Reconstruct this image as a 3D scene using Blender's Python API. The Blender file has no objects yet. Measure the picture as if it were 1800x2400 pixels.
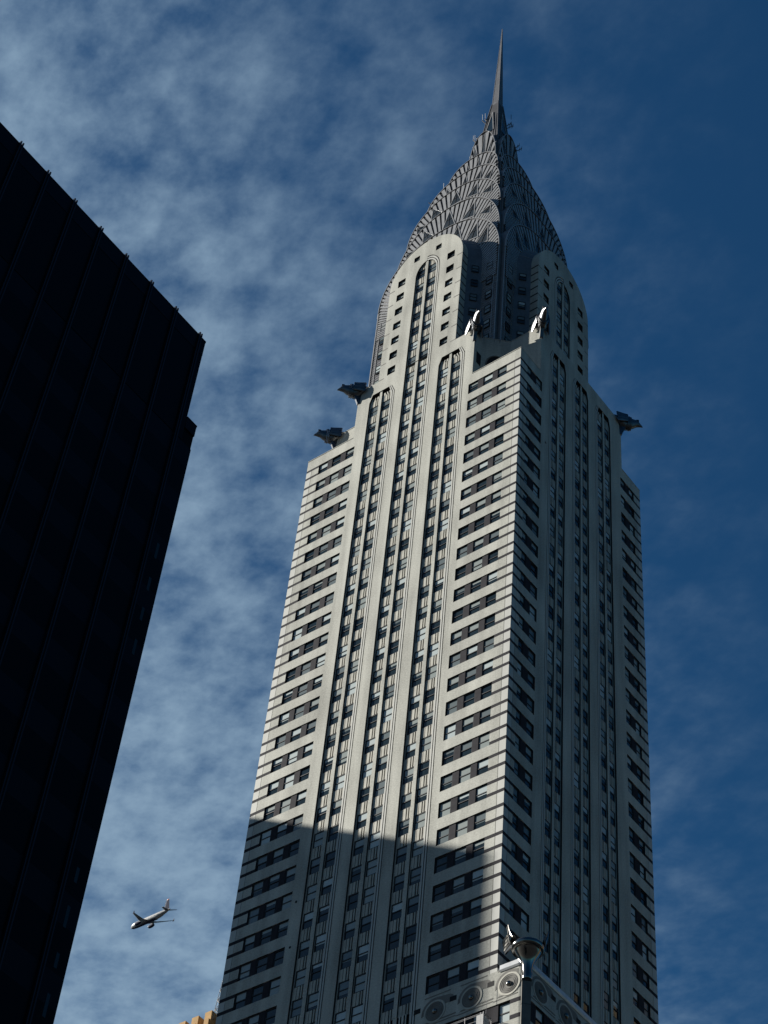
import bpy, math, random
from mathutils import Vector, Matrix
random.seed(7)
S = bpy.context.scene
COL = S.collection
rad = math.radians

# ------------------------------------------------------------------ camera
CAM = Vector((82.2006, -113.9342, 1.7))
YAW, PITCH, ROLL = 0.726642449, 0.859760435, 0.115523704
cy_, sy_, cp_, sp_, cr_, sr_ = math.cos(YAW), math.sin(YAW), math.cos(PITCH), math.sin(PITCH), math.cos(ROLL), math.sin(ROLL)
FW = Vector((-sy_*cp_, cy_*cp_, sp_)); R0 = Vector((cy_, sy_, 0)); U0 = R0.cross(FW)
RT = cr_*R0 + sr_*U0; UP = -sr_*R0 + cr_*U0
cd = bpy.data.cameras.new('camera'); cam = bpy.data.objects.new('camera', cd); COL.objects.link(cam)
M = Matrix.Identity(4)
for i in range(3):
    M[i][0], M[i][1], M[i][2], M[i][3] = RT[i], UP[i], -FW[i], CAM[i]
cam.matrix_world = M
cd.sensor_fit = 'VERTICAL'; cd.sensor_height = 36.0; cd.lens = 36.0*4614.218/2400.0
cd.clip_start = 0.5; cd.clip_end = 20000
S.camera = cam

# ------------------------------------------------------------------ sky + sun
SUN_TRAVEL = Vector((2.0, 1.0, -1.17)).normalized()
to_sun = -SUN_TRAVEL
EL = math.asin(to_sun.z); AZ = math.atan2(to_sun.x, to_sun.y)
w = bpy.data.worlds.new('World'); S.world = w; w.use_nodes = True
nt = w.node_tree; N = nt.nodes; L = nt.links; N.clear()
def nd(t, **k):
    n = N.new(t)
    for a, b in k.items(): setattr(n, a, b)
    return n
def mth(op, a, b=None, c=None):
    n = nd('ShaderNodeMath', operation=op)
    for i, v in enumerate((a, b, c)):
        if v is None: continue
        if isinstance(v, (int, float)): n.inputs[i].default_value = v
        else: L.new(v, n.inputs[i])
    return n.outputs[0]
out = nd('ShaderNodeOutputWorld'); bg = nd('ShaderNodeBackground'); bg.inputs[1].default_value = 0.1
sky = nd('ShaderNodeTexSky', sky_type='NISHITA', sun_disc=False)
sky.sun_elevation = EL; sky.sun_rotation = AZ; sky.air_density = 1.0; sky.dust_density = 0.0; sky.ozone_density = 3.0
tint = nd('ShaderNodeMix', data_type='RGBA', blend_type='MULTIPLY'); tint.inputs[0].default_value = 1
L.new(sky.outputs[0], tint.inputs[6]); tint.inputs[7].default_value = (0.102, 0.278, 0.376, 1)
tc = nd('ShaderNodeTexCoord'); sep = nd('ShaderNodeSeparateXYZ'); L.new(tc.outputs['Generated'], sep.inputs[0])
zz = mth('MAXIMUM', sep.outputs[2], 0.06)
px = mth('DIVIDE', sep.outputs[0], zz); py = mth('DIVIDE', sep.outputs[1], zz)
cmb = nd('ShaderNodeCombineXYZ'); L.new(px, cmb.inputs[0]); L.new(py, cmb.inputs[1])
mp = nd('ShaderNodeMapping'); L.new(cmb.outputs[0], mp.inputs[0])
mp.inputs['Rotation'].default_value = (0, 0, rad(35)); mp.inputs['Scale'].default_value = (1.0, 1.25, 1)
n1 = nd('ShaderNodeTexNoise'); L.new(mp.outputs[0], n1.inputs['Vector'])
n1.inputs['Scale'].default_value = 17.0; n1.inputs['Detail'].default_value = 8; n1.inputs['Roughness'].default_value = 0.5; n1.inputs['Distortion'].default_value = 0.0
n2 = nd('ShaderNodeTexNoise'); L.new(mp.outputs[0], n2.inputs['Vector'])
n2.inputs['Scale'].default_value = 2.6; n2.inputs['Detail'].default_value = 3
# thicker veil towards the west, thinning to the east
veil = mth('MINIMUM', mth('MULTIPLY', mth('ADD', mth('MULTIPLY', px, -1.0), mth('MULTIPLY', py, -0.42)), 1.5), 0.85)
south = nd('ShaderNodeMapRange', interpolation_type='SMOOTHSTEP'); L.new(py, south.inputs[0])      # the cloud bank lies to the north-west
south.inputs[1].default_value = -0.35; south.inputs[2].default_value = 0.15; south.inputs[3].default_value = -0.45; south.inputs[4].default_value = 0.0
veil = mth('ADD', veil, south.outputs[0])
n3 = nd('ShaderNodeTexNoise'); L.new(mp.outputs[0], n3.inputs['Vector'])
n3.inputs['Scale'].default_value = 46.0; n3.inputs['Detail'].default_value = 6; n3.inputs['Roughness'].default_value = 0.6
# no broken cloud in the clear east: the texture fades in with the veil
amp = mth('MINIMUM', mth('ADD', mth('MULTIPLY', mth('MAXIMUM', veil, 0.0), 1.4), 0.2), 1.0)
tex = mth('ADD', mth('ADD', mth('MULTIPLY', mth('SUBTRACT', n1.outputs[0], 0.5), 1.4), mth('MULTIPLY', mth('SUBTRACT', n3.outputs[0], 0.5), 0.75)), mth('MULTIPLY', mth('SUBTRACT', n2.outputs[0], 0.5), 0.35))
dens = mth('ADD', mth('MULTIPLY', tex, amp), veil)
mr = nd('ShaderNodeMapRange', interpolation_type='SMOOTHSTEP'); L.new(dens, mr.inputs[0])
mr.inputs[1].default_value = 0.0; mr.inputs[2].default_value = 1.42; mr.inputs[3].default_value = 0.0; mr.inputs[4].default_value = 1.0
# sky dimmed towards the unseen south and east, added to lower ambient light
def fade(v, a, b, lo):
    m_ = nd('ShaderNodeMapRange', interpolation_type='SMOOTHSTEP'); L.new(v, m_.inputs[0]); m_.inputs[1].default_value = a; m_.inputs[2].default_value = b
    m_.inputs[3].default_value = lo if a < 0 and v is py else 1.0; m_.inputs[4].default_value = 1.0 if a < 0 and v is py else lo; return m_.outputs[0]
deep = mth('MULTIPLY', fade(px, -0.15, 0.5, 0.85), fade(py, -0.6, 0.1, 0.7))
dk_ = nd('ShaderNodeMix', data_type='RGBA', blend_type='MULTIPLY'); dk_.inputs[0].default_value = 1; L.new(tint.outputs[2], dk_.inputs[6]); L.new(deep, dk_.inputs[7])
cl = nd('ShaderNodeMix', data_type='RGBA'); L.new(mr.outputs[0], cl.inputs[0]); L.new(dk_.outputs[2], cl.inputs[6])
cl.inputs[7].default_value = (1.52, 2.22, 2.95, 1)
L.new(cl.outputs[2], bg.inputs[0]); L.new(bg.outputs[0], out.inputs[0])

sd = bpy.data.lights.new('sun', 'SUN'); sd.energy = 5.0; sd.angle = rad(0.53); sd.color = (1.0, 0.955, 0.86)
so = bpy.data.objects.new('sun', sd); COL.objects.link(so); so.location = (-200, -100, 300)
so.rotation_euler = SUN_TRAVEL.to_track_quat('-Z', 'Y').to_euler()
S.view_settings.view_transform = 'Standard'; S.view_settings.look = 'None'; S.view_settings.gamma = 1
S.view_settings.exposure = 0.8

# ------------------------------------------------------------------ materials
def mat(name, col, rough=0.7, metal=0.0, spec=0.3, var=0.0, vscale=(1, 1, 1), vs2=None, bump=0.0, coat=0.0):
    m = bpy.data.materials.new(name); m.use_nodes = True
    t = m.node_tree; b = t.nodes['Principled BSDF']
    b.inputs['Base Color'].default_value = (*col, 1); b.inputs['Roughness'].default_value = rough
    b.inputs['Metallic'].default_value = metal; b.inputs['Specular IOR Level'].default_value = spec
    if coat: b.inputs['Coat Weight'].default_value = coat; b.inputs['Coat Roughness'].default_value = 0.05
    if var:
        g = t.nodes.new('ShaderNodeNewGeometry')
        mpn = t.nodes.new('ShaderNodeMapping'); mpn.inputs['Scale'].default_value = vscale
        t.links.new(g.outputs['Position'], mpn.inputs[0])
        a = t.nodes.new('ShaderNodeTexNoise'); a.inputs['Scale'].default_value = 1.0; a.inputs['Detail'].default_value = 6
        t.links.new(mpn.outputs[0], a.inputs['Vector'])
        fac = a.outputs[0]
        if vs2:
            mp2 = t.nodes.new('ShaderNodeMapping'); mp2.inputs['Scale'].default_value = vs2
            t.links.new(g.outputs['Position'], mp2.inputs[0])
            c = t.nodes.new('ShaderNodeTexNoise'); c.inputs['Scale'].default_value = 1.0; c.inputs['Detail'].default_value = 4
            t.links.new(mp2.outputs[0], c.inputs['Vector'])
            ad = t.nodes.new('ShaderNodeMath'); ad.operation = 'ADD'; t.links.new(a.outputs[0], ad.inputs[0]); t.links.new(c.outputs[0], ad.inputs[1])
            hf = t.nodes.new('ShaderNodeMath'); hf.operation = 'MULTIPLY'; hf.inputs[1].default_value = 0.5; t.links.new(ad.outputs[0], hf.inputs[0]); fac = hf.outputs[0]
        if name == 'white_brick':
            d_ = t.nodes.new('ShaderNodeTexNoise'); d_.inputs['Scale'].default_value = 0.11; d_.inputs['Detail'].default_value = 5; t.links.new(g.outputs['Position'], d_.inputs['Vector'])
            e_ = t.nodes.new('ShaderNodeMath'); e_.operation = 'MULTIPLY_ADD'; e_.inputs[1].default_value = 0.55; e_.inputs[2].default_value = -0.275; t.links.new(d_.outputs[0], e_.inputs[0])
            h_ = t.nodes.new('ShaderNodeMath'); h_.operation = 'ADD'; t.links.new(e_.outputs[0], h_.inputs[0]); t.links.new(fac, h_.inputs[1]); fac = h_.outputs[0]
        r = t.nodes.new('ShaderNodeMapRange'); r.inputs[1].default_value = 0.3; r.inputs[2].default_value = 0.7
        r.inputs[3].default_value = 1-var; r.inputs[4].default_value = 1+var*0.6
        t.links.new(fac, r.inputs[0])
        mx = t.nodes.new('ShaderNodeMix'); mx.data_type = 'RGBA'; mx.blend_type = 'MULTIPLY'; mx.inputs[0].default_value = 1
        mx.inputs[6].default_value = (*col, 1); t.links.new(r.outputs[0], mx.inputs[7]); t.links.new(mx.outputs[2], b.inputs['Base Color'])
        if bump:
            bp = t.nodes.new('ShaderNodeBump'); bp.inputs['Strength'].default_value = bump; bp.inputs['Distance'].default_value = 0.05
            t.links.new(fac, bp.inputs['Height']); t.links.new(bp.outputs[0], b.inputs['Normal'])
    return m
MT = {
 'brick': mat('white_brick', (0.408, 0.408, 0.372), 0.85, var=0.40, vscale=(4.5, 4.5, 7.0), vs2=(0.9, 0.9, 0.06)),
 'panel': mat('pale_glazed_brick', (0.45, 0.45, 0.425), 0.6, var=0.07, vscale=(1.2, 1.2, 0.4)),
 'dark': mat('black_brick', (0.026, 0.025, 0.031), 0.8, spec=.12, var=0.25, vscale=(2, 2, 2)),
 'groove': mat('grey_mortar_groove', (0.05, 0.05, 0.052), 0.9, var=0.1, vscale=(2, 2, 2)),
 'spandrel': mat('pale_metal_spandrel', (0.40, 0.39, 0.345), 0.6, var=0.2, vscale=(1.3, 1.3, 0.9)),
 'grey': mat('grey_brick', (0.17, 0.165, 0.155), 0.85, var=0.15, vscale=(2, 2, 2)),
 'glass': mat('window_glass', (0.016, 0.026, 0.032), 0.05, spec=0.42, var=0.3, vscale=(.9, .9, .9), bump=0.22),
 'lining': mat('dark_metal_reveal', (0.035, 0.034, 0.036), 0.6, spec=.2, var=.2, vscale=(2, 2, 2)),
 'frame': mat('dark_window_frame', (0.03, 0.032, 0.036), 0.5),
 'blind0': mat('drawn_blind_grey', (0.12, 0.145, 0.15), 0.25, spec=.6),
 'blind1': mat('drawn_blind_pale', (0.26, 0.29, 0.28), 0.25, spec=.6),
 'blind2': mat('white_blind_sky_tint', (0.43, 0.48, 0.48), 0.25, spec=.6),  # drawn white blind, its blue tint also standing in for reflected sky
 'steel': mat('weathered_steel', (0.17, 0.17, 0.18), 0.5, metal=0.45, var=0.3, vscale=(.7, .7, .35), vs2=(3, 3, 2)),
 'steel_rib': mat('steel_rib', (0.335, 0.335, 0.34), 0.46, metal=0.45, var=0.15, vscale=(1, 1, 1)),
 'cope': mat('bright_metal_coping', (0.62, 0.63, 0.64), 0.35, metal=.4, var=.15, vscale=(2, 2, 2)),
 'chrome': mat('polished_steel', (0.20, 0.195, 0.185), 0.16, metal=1.0, var=0.2, vscale=(1.5, 1.5, 1.5)),
 'tribar': mat('bright_steel_bar', (0.38, 0.38, 0.385), 0.45, metal=.3), 'triglass': mat('grey_attic_glass', (0.035, 0.04, 0.043), 0.2, spec=.4, var=.5, vscale=(.6, .6, .6)),
 'seam': mat('steel_gap_shade', (0.06, 0.06, 0.065), 0.6, metal=.3, var=.2, vscale=(1, 1, 1)),  # shade between the crown ribs put into the steel colour
 'bsteel': mat('bright_steel', (0.14, 0.145, 0.155), 0.38, metal=1.0, var=0.15, vscale=(2, 2, 2)),
 'roof': mat('roof_felt', (0.10, 0.10, 0.10), 0.9, var=.2, vscale=(.5, .5, .5)),
 'black': mat('dark_opening', (0.01, 0.01, 0.012), 0.8),
 'stone': mat('dark_granite', (0.13, 0.125, 0.115), 0.6, var=.2, vscale=(1.5, 1.5, 1.5)),
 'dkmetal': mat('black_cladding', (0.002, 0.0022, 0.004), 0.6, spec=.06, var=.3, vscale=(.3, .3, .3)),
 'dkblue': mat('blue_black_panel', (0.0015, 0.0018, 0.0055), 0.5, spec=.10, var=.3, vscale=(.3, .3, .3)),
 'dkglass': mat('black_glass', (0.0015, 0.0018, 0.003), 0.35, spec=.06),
 'teal': mat('teal_reflection', (0.003, 0.016, 0.017), 0.2, spec=.3),
 'dkfin': mat('black_mullion', (0.008, 0.010, 0.017), 0.4, spec=.2),
 'tan': mat('tan_brick', (0.42, 0.26, 0.11), 0.85, var=.2, vscale=(1.5, 1.5, 1.5), vs2=(2, 2, .2)),
 'mast': mat('galvanised_mast', (0.20, 0.20, 0.21), 0.5, metal=.4),
 'ant': mat('dark_antenna', (0.05, 0.05, 0.055), 0.5),
 'antw': mat('pale_antenna', (0.45, 0.46, 0.48), 0.5),
 'plwhite': mat('airliner_paint', (0.30, 0.31, 0.33), 0.35, spec=.5, var=.06, vscale=(.2, .2, .2)),
 'plblue': mat('airliner_blue', (0.02, 0.03, 0.07), 0.65, spec=.1),
 'plgrey': mat('airliner_grey', (0.16, 0.17, 0.19), 0.4, metal=.2),
 'plred': mat('airliner_red', (0.40, 0.08, 0.05), 0.4),
 'asphalt': mat('asphalt', (0.022, 0.022, 0.023), 0.9, var=.2, vscale=(.5, .5, .5)),
 'pave': mat('pavement_concrete', (0.12, 0.118, 0.115), 0.9, var=.15, vscale=(.4, .4, .4)),
 'canvas': mat('grey_canvas', (0.42, 0.42, 0.42), 0.8, var=.1, vscale=(2, 2, 2)),
 'rtan': mat('warm_tan_brick', (0.22, 0.165, 0.09), 0.85, var=.2, vscale=(1.5, 1.5, 1.5)),
 'limestone': mat('tan_limestone', (0.30, 0.27, 0.22), 0.85, var=.15, vscale=(.5, .5, .5)),
}
class MB:
    def __init__(s): s.v = []; s.f = []; s.m = []; s.mats = []; s.sm = []
    def mi(s, k):
        if k not in s.mats: s.mats.append(k)
        return s.mats.index(k)
    def face(s, pts, k, smooth=False):
        i = len(s.v); s.v.extend(tuple(p) for p in pts); s.f.append(tuple(range(i, i+len(pts)))); s.m.append(s.mi(k)); s.sm.append(smooth)
    def grid(s, rows, k, smooth=True, close_u=False):
        # rows: list of equal length point lists, shared vertices
        base = len(s.v); n = len(rows[0])
        for r in rows: s.v.extend(tuple(p) for p in r)
        for i in range(len(rows)-1):
            for j in range(n if close_u else n-1):
                a = base+i*n+j; b = base+i*n+(j+1) % n; c = base+(i+1)*n+(j+1) % n; d = base+(i+1)*n+j
                s.f.append((a, b, c, d)); s.m.append(s.mi(k)); s.sm.append(smooth)
    def box(s, lo, hi, k, T=None):
        x0, y0, z0 = lo; x1, y1, z1 = hi
        P = [Vector(q) for q in ((x0,y0,z0),(x1,y0,z0),(x1,y1,z0),(x0,y1,z0),(x0,y0,z1),(x1,y0,z1),(x1,y1,z1),(x0,y1,z1))]
        if T is not None: P = [T @ q for q in P]
        base = len(s.v); s.v.extend(tuple(q) for q in P)
        for f in ((0,3,2,1),(4,5,6,7),(0,1,5,4),(1,2,6,5),(2,3,7,6),(3,0,4,7)):
            s.f.append(tuple(base+i for i in f)); s.m.append(s.mi(k)); s.sm.append(False)
    def bar(s, a, b, r, k, n=6, r2=None):
        a = Vector(a); b = Vector(b); d = (b-a); 
        if d.length < 1e-6: return
        d.normalize(); e = d.orthogonal().normalized(); g = d.cross(e); r2 = r if r2 is None else r2
        rows = []
        for p, rr in ((a, r), (b, r2)):
            rows.append([p+(e*math.cos(2*math.pi*i/n)+g*math.sin(2*math.pi*i/n))*rr for i in range(n)])
        s.grid(rows, k, smooth=n > 4, close_u=True)
        s.face(rows[0][::-1], k); s.face(rows[1], k)
    def build(s, name, parent=None, label=None, cat=None, group=None, kind=None, loc=None):
        me = bpy.data.meshes.new(name); me.from_pydata(s.v, [], s.f)
        for k in s.mats: me.materials.append(MT[k])
        me.polygons.foreach_set('material_index', s.m); me.polygons.foreach_set('use_smooth', s.sm); me.update()
        o = bpy.data.objects.new(name, me); COL.objects.link(o)
        if parent: o.parent = parent
        return tag(o, label, cat, group, kind)
def tag(o, label=None, cat=None, group=None, kind=None):
    for k, v in (('label', label), ('category', cat), ('group', group), ('kind', kind)):
        if v: o[k] = v
    return o
def thing(name, label, cat, loc=(0, 0, 0), group=None):
    o = bpy.data.objects.new(name, None); COL.objects.link(o); o.location = loc; o.empty_display_size = 0.1
    return tag(o, label, cat, group)
def proj(P):
    d = Vector(P)-CAM; zf = d.dot(FW)
    return 900+4614.218*d.dot(RT)/zf, 1200-4614.218*d.dot(UP)/zf
def ray(x, y): return (FW*4614.218+RT*(x-900)-UP*(y-1200)).normalized()

# ------------------------------------------------------------------ ground
g = MB(); g.face([(-6000, -6000, 0), (6000, -6000, 0), (6000, 6000, 0), (-6000, 6000, 0)], 'asphalt'); g.build('ground', kind='structure')
g = MB(); g.box((-60, -6, .004), (16, 60, .15), 'pave'); g.box((-70, -200, .004), (46, -74, .15), 'pave'); g.build('pavement', kind='structure')

# ------------------------------------------------------------------ the tower
CX, CY = -16.5, 13.55
ZT, FH, WH = 195.5, 3.3755, 1.95      # head of the top window row, storey height, window height
ZW, ZA, ZB = 197.4, 207.1, 105.4      # wing roof, arm parapet, shaft foot
tower = thing('skyscraper', 'tall white brick art deco skyscraper with a scalloped steel crown and needle spire', 'skyscraper', (CX, CY, 0))
def own(o): o.location = o.location - Vector((CX, CY, 0)); return o
class Face:
    def __init__(s, dist, ang):   # ang 0: A facing -y, then B (+x), C (+y), D (-x)
        s.ud = Vector((math.cos(ang), math.sin(ang), 0)); s.n = Vector((math.sin(ang), -math.cos(ang), 0)); s.o = Vector((CX, CY, 0))+s.n*dist; s.ang = ang
    def p(s, u, z, d=0.0): return s.o+s.ud*u-s.n*d+Vector((0, 0, z))
    def T(s, u, z, d=0.0):
        m = Matrix.Rotation(s.ang, 4, 'Z'); m.translation = s.p(u, z, d); return m
HALF = {0: 16.5, 1: 13.55}
FA = [Face(13.55, 0), Face(16.5, math.pi/2), Face(13.55, math.pi), Face(16.5, -math.pi/2)]
FG = [Face(13.55, i*math.pi/2) for i in range(3)]+[Face(13.55, -math.pi/2)]

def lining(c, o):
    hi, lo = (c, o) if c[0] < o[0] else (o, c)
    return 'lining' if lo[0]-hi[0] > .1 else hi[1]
def relief(mb, F, us, zs, cell, warp=None):
    """height-field wall: every cell has its own depth and material, steps are closed"""
    us = sorted(set(round(u, 4) for u in us)); zs = sorted(set(round(z, 4) for z in zs))
    nu, nz = len(us)-1, len(zs)-1
    C = [[cell((us[i]+us[i+1])/2, (zs[j]+zs[j+1])/2) for j in range(nz)] for i in range(nu)]
    W = warp or (lambda u, z: u)
    wu = {}
    for j, z in enumerate(zs):
        for i, u in enumerate(us): wu[i, j] = W(u, z)
    for i in range(nu):
        j = 0
        while j < nz:
            c = C[i][j]
            if c is None: j += 1; continue
            k = j
            if not warp:
                while k+1 < nz and C[i][k+1] == c and zs[k+1]-zs[j] < 1e9 and False: k += 1
            a, b, e, f = wu[i, j], wu[i+1, j], wu[i+1, j+1], wu[i, j+1]
            if b-a > 1e-4 or e-f > 1e-4:
                d = c[0]
                mb.face([F.p(a, zs[j], d), F.p(b, zs[j], d), F.p(e, zs[j+1], d), F.p(f, zs[j+1], d)], c[1])
            j += 1
    for i in range(nu):
        for j in range(nz):
            c = C[i][j]
            if c is None: continue
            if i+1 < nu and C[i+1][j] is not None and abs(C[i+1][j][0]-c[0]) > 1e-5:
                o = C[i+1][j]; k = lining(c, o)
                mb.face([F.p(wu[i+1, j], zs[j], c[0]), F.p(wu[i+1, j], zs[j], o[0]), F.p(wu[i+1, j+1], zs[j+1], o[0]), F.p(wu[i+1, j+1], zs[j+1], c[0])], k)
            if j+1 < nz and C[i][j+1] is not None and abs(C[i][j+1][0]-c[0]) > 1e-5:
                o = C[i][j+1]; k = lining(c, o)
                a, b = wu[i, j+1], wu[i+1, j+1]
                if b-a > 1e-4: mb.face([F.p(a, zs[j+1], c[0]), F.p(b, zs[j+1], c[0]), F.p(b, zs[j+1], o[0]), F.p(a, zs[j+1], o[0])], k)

WIN = []     # (face, u, z, width, height, depth)
def row_of(z):
    k = math.floor((ZT-z)/FH); f = (ZT-z)-k*FH
    return k, f       # f = metres below the head of row k
DW, DB, DSPW, DBN, DSPN = 0.25, 0.37, 0.23, 0.30, 0.20      # depth of wing windows, bay windows, spandrels
def bay_prof(hw):
    e = [0, .22, .29, hw-.13, hw, hw+.17, hw+.30, hw+.47, hw+.60]
    return [-x for x in e]+e
NEAR = {0: 1, 1: -1, 2: 1, 3: -1}      # side of every bay that carries the double fluting
def bay_cell(t, z, hw, inrow, side, head=None):
    a = abs(t); DB_, DSP = (DB, DSPW) if side > 0 else (DBN, DSPN)
    if a > hw:
        if t*side < 0: return (0, 'brick')
        if hw+.17 < a < hw+.30 or hw+.47 < a < hw+.60: return (.09, 'groove')
        return (.02 if a < hw+.17 else .01, 'panel')
    if a < .22: return (.06, 'brick')
    w0, w1 = .29, hw-.13
    if inrow:
        return (DB_, 'glass') if w0 < a < w1 else (DSP, 'brick')
    if a < w0 or a > w1: return (DSP, 'brick')
    q = (t-w0)/(w1-w0) if t > 0 else (t+w1)/(w1-w0)
    if side < 0: q = 1-q
    if .54 < q < .65 or .76 < q < .87: return (DSP+.09, 'groove')
    if .26 < q < .31: return (DSP+.05, 'groove')
    return (DSP, 'spandrel')
def bay_us(c, hw):
    r = [c+t for t in bay_prof(hw)]
    w0, w1 = .29, hw-.13
    for q in (.26, .31, .54, .65, .76, .87, .74, .69, .46, .35, .24, .13):
        r.append(c+w0+q*(w1-w0)); r.append(c-w1+q*(w1-w0))
    return r
def shaft_face(idx):
    F = FA[idx]; wide = idx % 2 == 0
    half = 16.5 if wide else 13.55; arm = 9.25 if wide else 9.3; hw = 1.75 if wide else 1.5
    cs = (-5.5, 0, 5.5) if wide else (-5.15, 0, 5.15)
    wins = ((8.8, 10.2), (10.97, 12.37), (13.1, 14.5)) if wide else ((8.9, 10.05), (11.05, 12.05))
    wl, wr = wins[0][0], wins[-1][1]; seam = half-.85
    us = [-half, half, -arm, arm]
    for a, b in wins: us += [a, b, -a, -b]
    us += [seam, seam+.05, -seam, -seam-.05]
    for c in cs: us += bay_us(c, hw)
    zs = [ZB, ZW, ZA, 203.2, 203.6, 204.7]
    for k in range(-4, 28):
        for o in (0, .42, WH-.42, WH):
            z = ZT-k*FH-o
            if ZB < z < ZA: zs.append(z)
    def nearest(u): return min(cs, key=lambda c: abs(u-c))
    def cell(u, z):
        a = abs(u); k, f = row_of(z); inrow = f < WH and k <= 26
        if z > ZW and a > arm: return None
        c = nearest(u); t = u-c
        if abs(t) < hw+.60:
            through = wide and c == 0
            if z > 204.7 and not through: return (0, 'brick')
            if not through and z > 203.6 and abs(t) < hw:
                if abs(t) < .22: return (.1, 'brick')
                q = (abs(t)-.22)/(hw-.22)*6
                return (.22, 'brick') if int(q) % 2 == 1 and z < 204.3 else (.5, 'black')
            return bay_cell(t, z, hw, inrow, NEAR[idx])
        if a < wl or z > ZW-1.5 or k < 0 or k > 26: 
            return (0, 'brick')
        if inrow:
            if a < wr:
                for p, q in wins:
                    if p < a < q: return (DW, 'glass')
                return (.08, 'dark')
            if f < .42 or f > WH-.42: return (0, 'dark')
            if seam < a < seam+.05: return (.03, 'groove')
            return (0, 'panel' if a > seam else 'brick')
        if seam < a < seam+.05: return (.03, 'groove')
        return (0, 'panel' if a > seam else 'brick')
    def warp(u, z):
        c = nearest(u); t = u-c
        if (wide and c == 0) or z < 203.2 or abs(t) > hw+.62: return u
        s = min(1, (z-203.2)/1.5)
        return c+t*(1-.24*s)
    mb = MB(); relief(mb, F, us, zs, cell, warp)
    own(mb.build('wall', tower))
    if idx in (0, 1):
        for k in range(-4, 27):
            z = ZT-k*FH-WH
            if k >= 0:
                for a, b in wins:
                    for sgn in (-1, 1): WIN.append((F, a if sgn > 0 else -b, z, b-a, WH, DW))
            for c in cs:
                if (ZT-k*FH > 203.3) and not (wide and c == 0): continue
                if k < -2 and not (wide and c == 0): continue
                if z+WH > ZA+.3: continue
                db_ = DB if wide else DBN; WIN.append((F, c+.29, z, hw-.42, WH, db_)); WIN.append((F, c-hw+.13, z, hw-.42, WH, db_))
for i in range(4): shaft_face(i)

# roofs of the corner wings, the notch walls over them and the cross-shaped arm roof
def corner_pts(sx, sy):   # notch outline in plan for one corner, relative to centre
    return [(sx*9.25, sy*13.55), (sx*9.25, sy*11.8), (sx*11.75, sy*9.3), (sx*16.5, sy*9.3)]
for sx, sy in ((1, -1), (1, 1), (-1, 1), (-1, -1)):
    mb = MB(); P = corner_pts(sx, sy)
    q = [Vector((CX+x, CY+y, 0)) for x, y in P]
    for a, b in zip(q, q[1:]):
        mb.face([a+Vector((0, 0, ZW)), b+Vector((0, 0, ZW)), b+Vector((0, 0, ZA)), a+Vector((0, 0, ZA))], 'brick')
    c = Vector((CX+sx*16.5, CY+sy*13.55, ZW-.25)); 
    mb.face([c]+[v+Vector((0, 0, ZW-.25)) for v in q], 'roof')
    own(mb.build('setback_wall', tower))
mb = MB(); poly = []
for sx, sy, rev in ((1, -1, 0), (1, 1, 1), (-1, 1, 0), (-1, -1, 1)):
    P = corner_pts(sx, sy); poly += P[::-1] if rev else P
mb.face([(CX+x, CY+y, ZA-.02) for x, y in poly], 'roof'); own(mb.build('roof', tower))
# copings: thin brick caps along wing and arm tops, one run each
def cap(path, z, wdt=.25, h=.1, k='brick'):
    m_ = MB(); rows = []
    for i, c in enumerate(path):
        a = Vector(path[max(0, i-1)]); b = Vector(path[min(len(path)-1, i+1)]); d = (b-a).normalized(); n = Vector((d.y, -d.x)); c = Vector(c)
        s_ = 1.35 if 0 < i < len(path)-1 else 1
        rows.append([(c.x+n.x*o*s_, c.y+n.y*o*s_, z+q) for o, q in ((.04, .01), (.05, h), (-wdt, h), (-wdt, .01))])
    m_.grid(rows, k, smooth=False, close_u=True); m_.face(rows[0], k); m_.face(rows[-1][::-1], k)
    own(m_.build('coping', tower))
for sx, sy in ((1, -1), (1, 1), (-1, 1), (-1, -1)):
    P = [(CX+x, CY+y) for x, y in corner_pts(sx, sy)]
    co = (CX+sx*16.5, CY+sy*13.55); ring = [P[0], co, P[3]]
    if sx*sy > 0: ring = ring[::-1]; P = P[::-1]
    cap(ring, ZW); cap(P, ZA)
# small vents in the flat piers
for u, z in ((-8.15, 122.9), (-8.15, 117.4), (8.2, 184.6)):
    m_ = MB(); F = FA[0] if u < 0 else FA[1]; u_ = u if u < 0 else -7.9
    m_.box((u_-.12, -.02, z), (u_+.12, .05, z+.26), 'black', F.T(0, 0)); own(m_.build('vent', tower))
# arched doorways and slit windows that open on the setback roofs
for sx, sy in ((1, -1), (1, 1), (-1, 1), (-1, -1)):
    a = Vector((CX+sx*9.25, CY+sy*11.8, 0)); b = Vector((CX+sx*11.75, CY+sy*9.3, 0)); m_ = (a+b)/2; d = (b-a).normalized(); n = Vector((sx, sy, 0)).normalized()
    mb = MB(); pts = []
    for i in range(13):
        t = math.pi*i/12; pts.append(m_+d*(-1.25*math.cos(t))+n*.03+Vector((0, 0, 201.6+1.9*math.sin(t))))
    mb.face([m_-d*1.25+n*.03+Vector((0, 0, ZW))]+pts+[m_+d*1.25+n*.03+Vector((0, 0, ZW))], 'black')
    for i in range(12):
        p, q = pts[i], pts[i+1]; mb.bar(p, q, .1, 'grey', 5)
    own(mb.build('doorway', tower))
    mb = MB(); x = CX+sx*9.25+sx*.03; y = CY+sy*12.5
    mb.box((min(x, x-sx*.2), y-.45, 200.6), (max(x, x-sx*.2), y+.45, 202.9), 'black'); own(mb.build('slit_window', tower))

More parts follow.
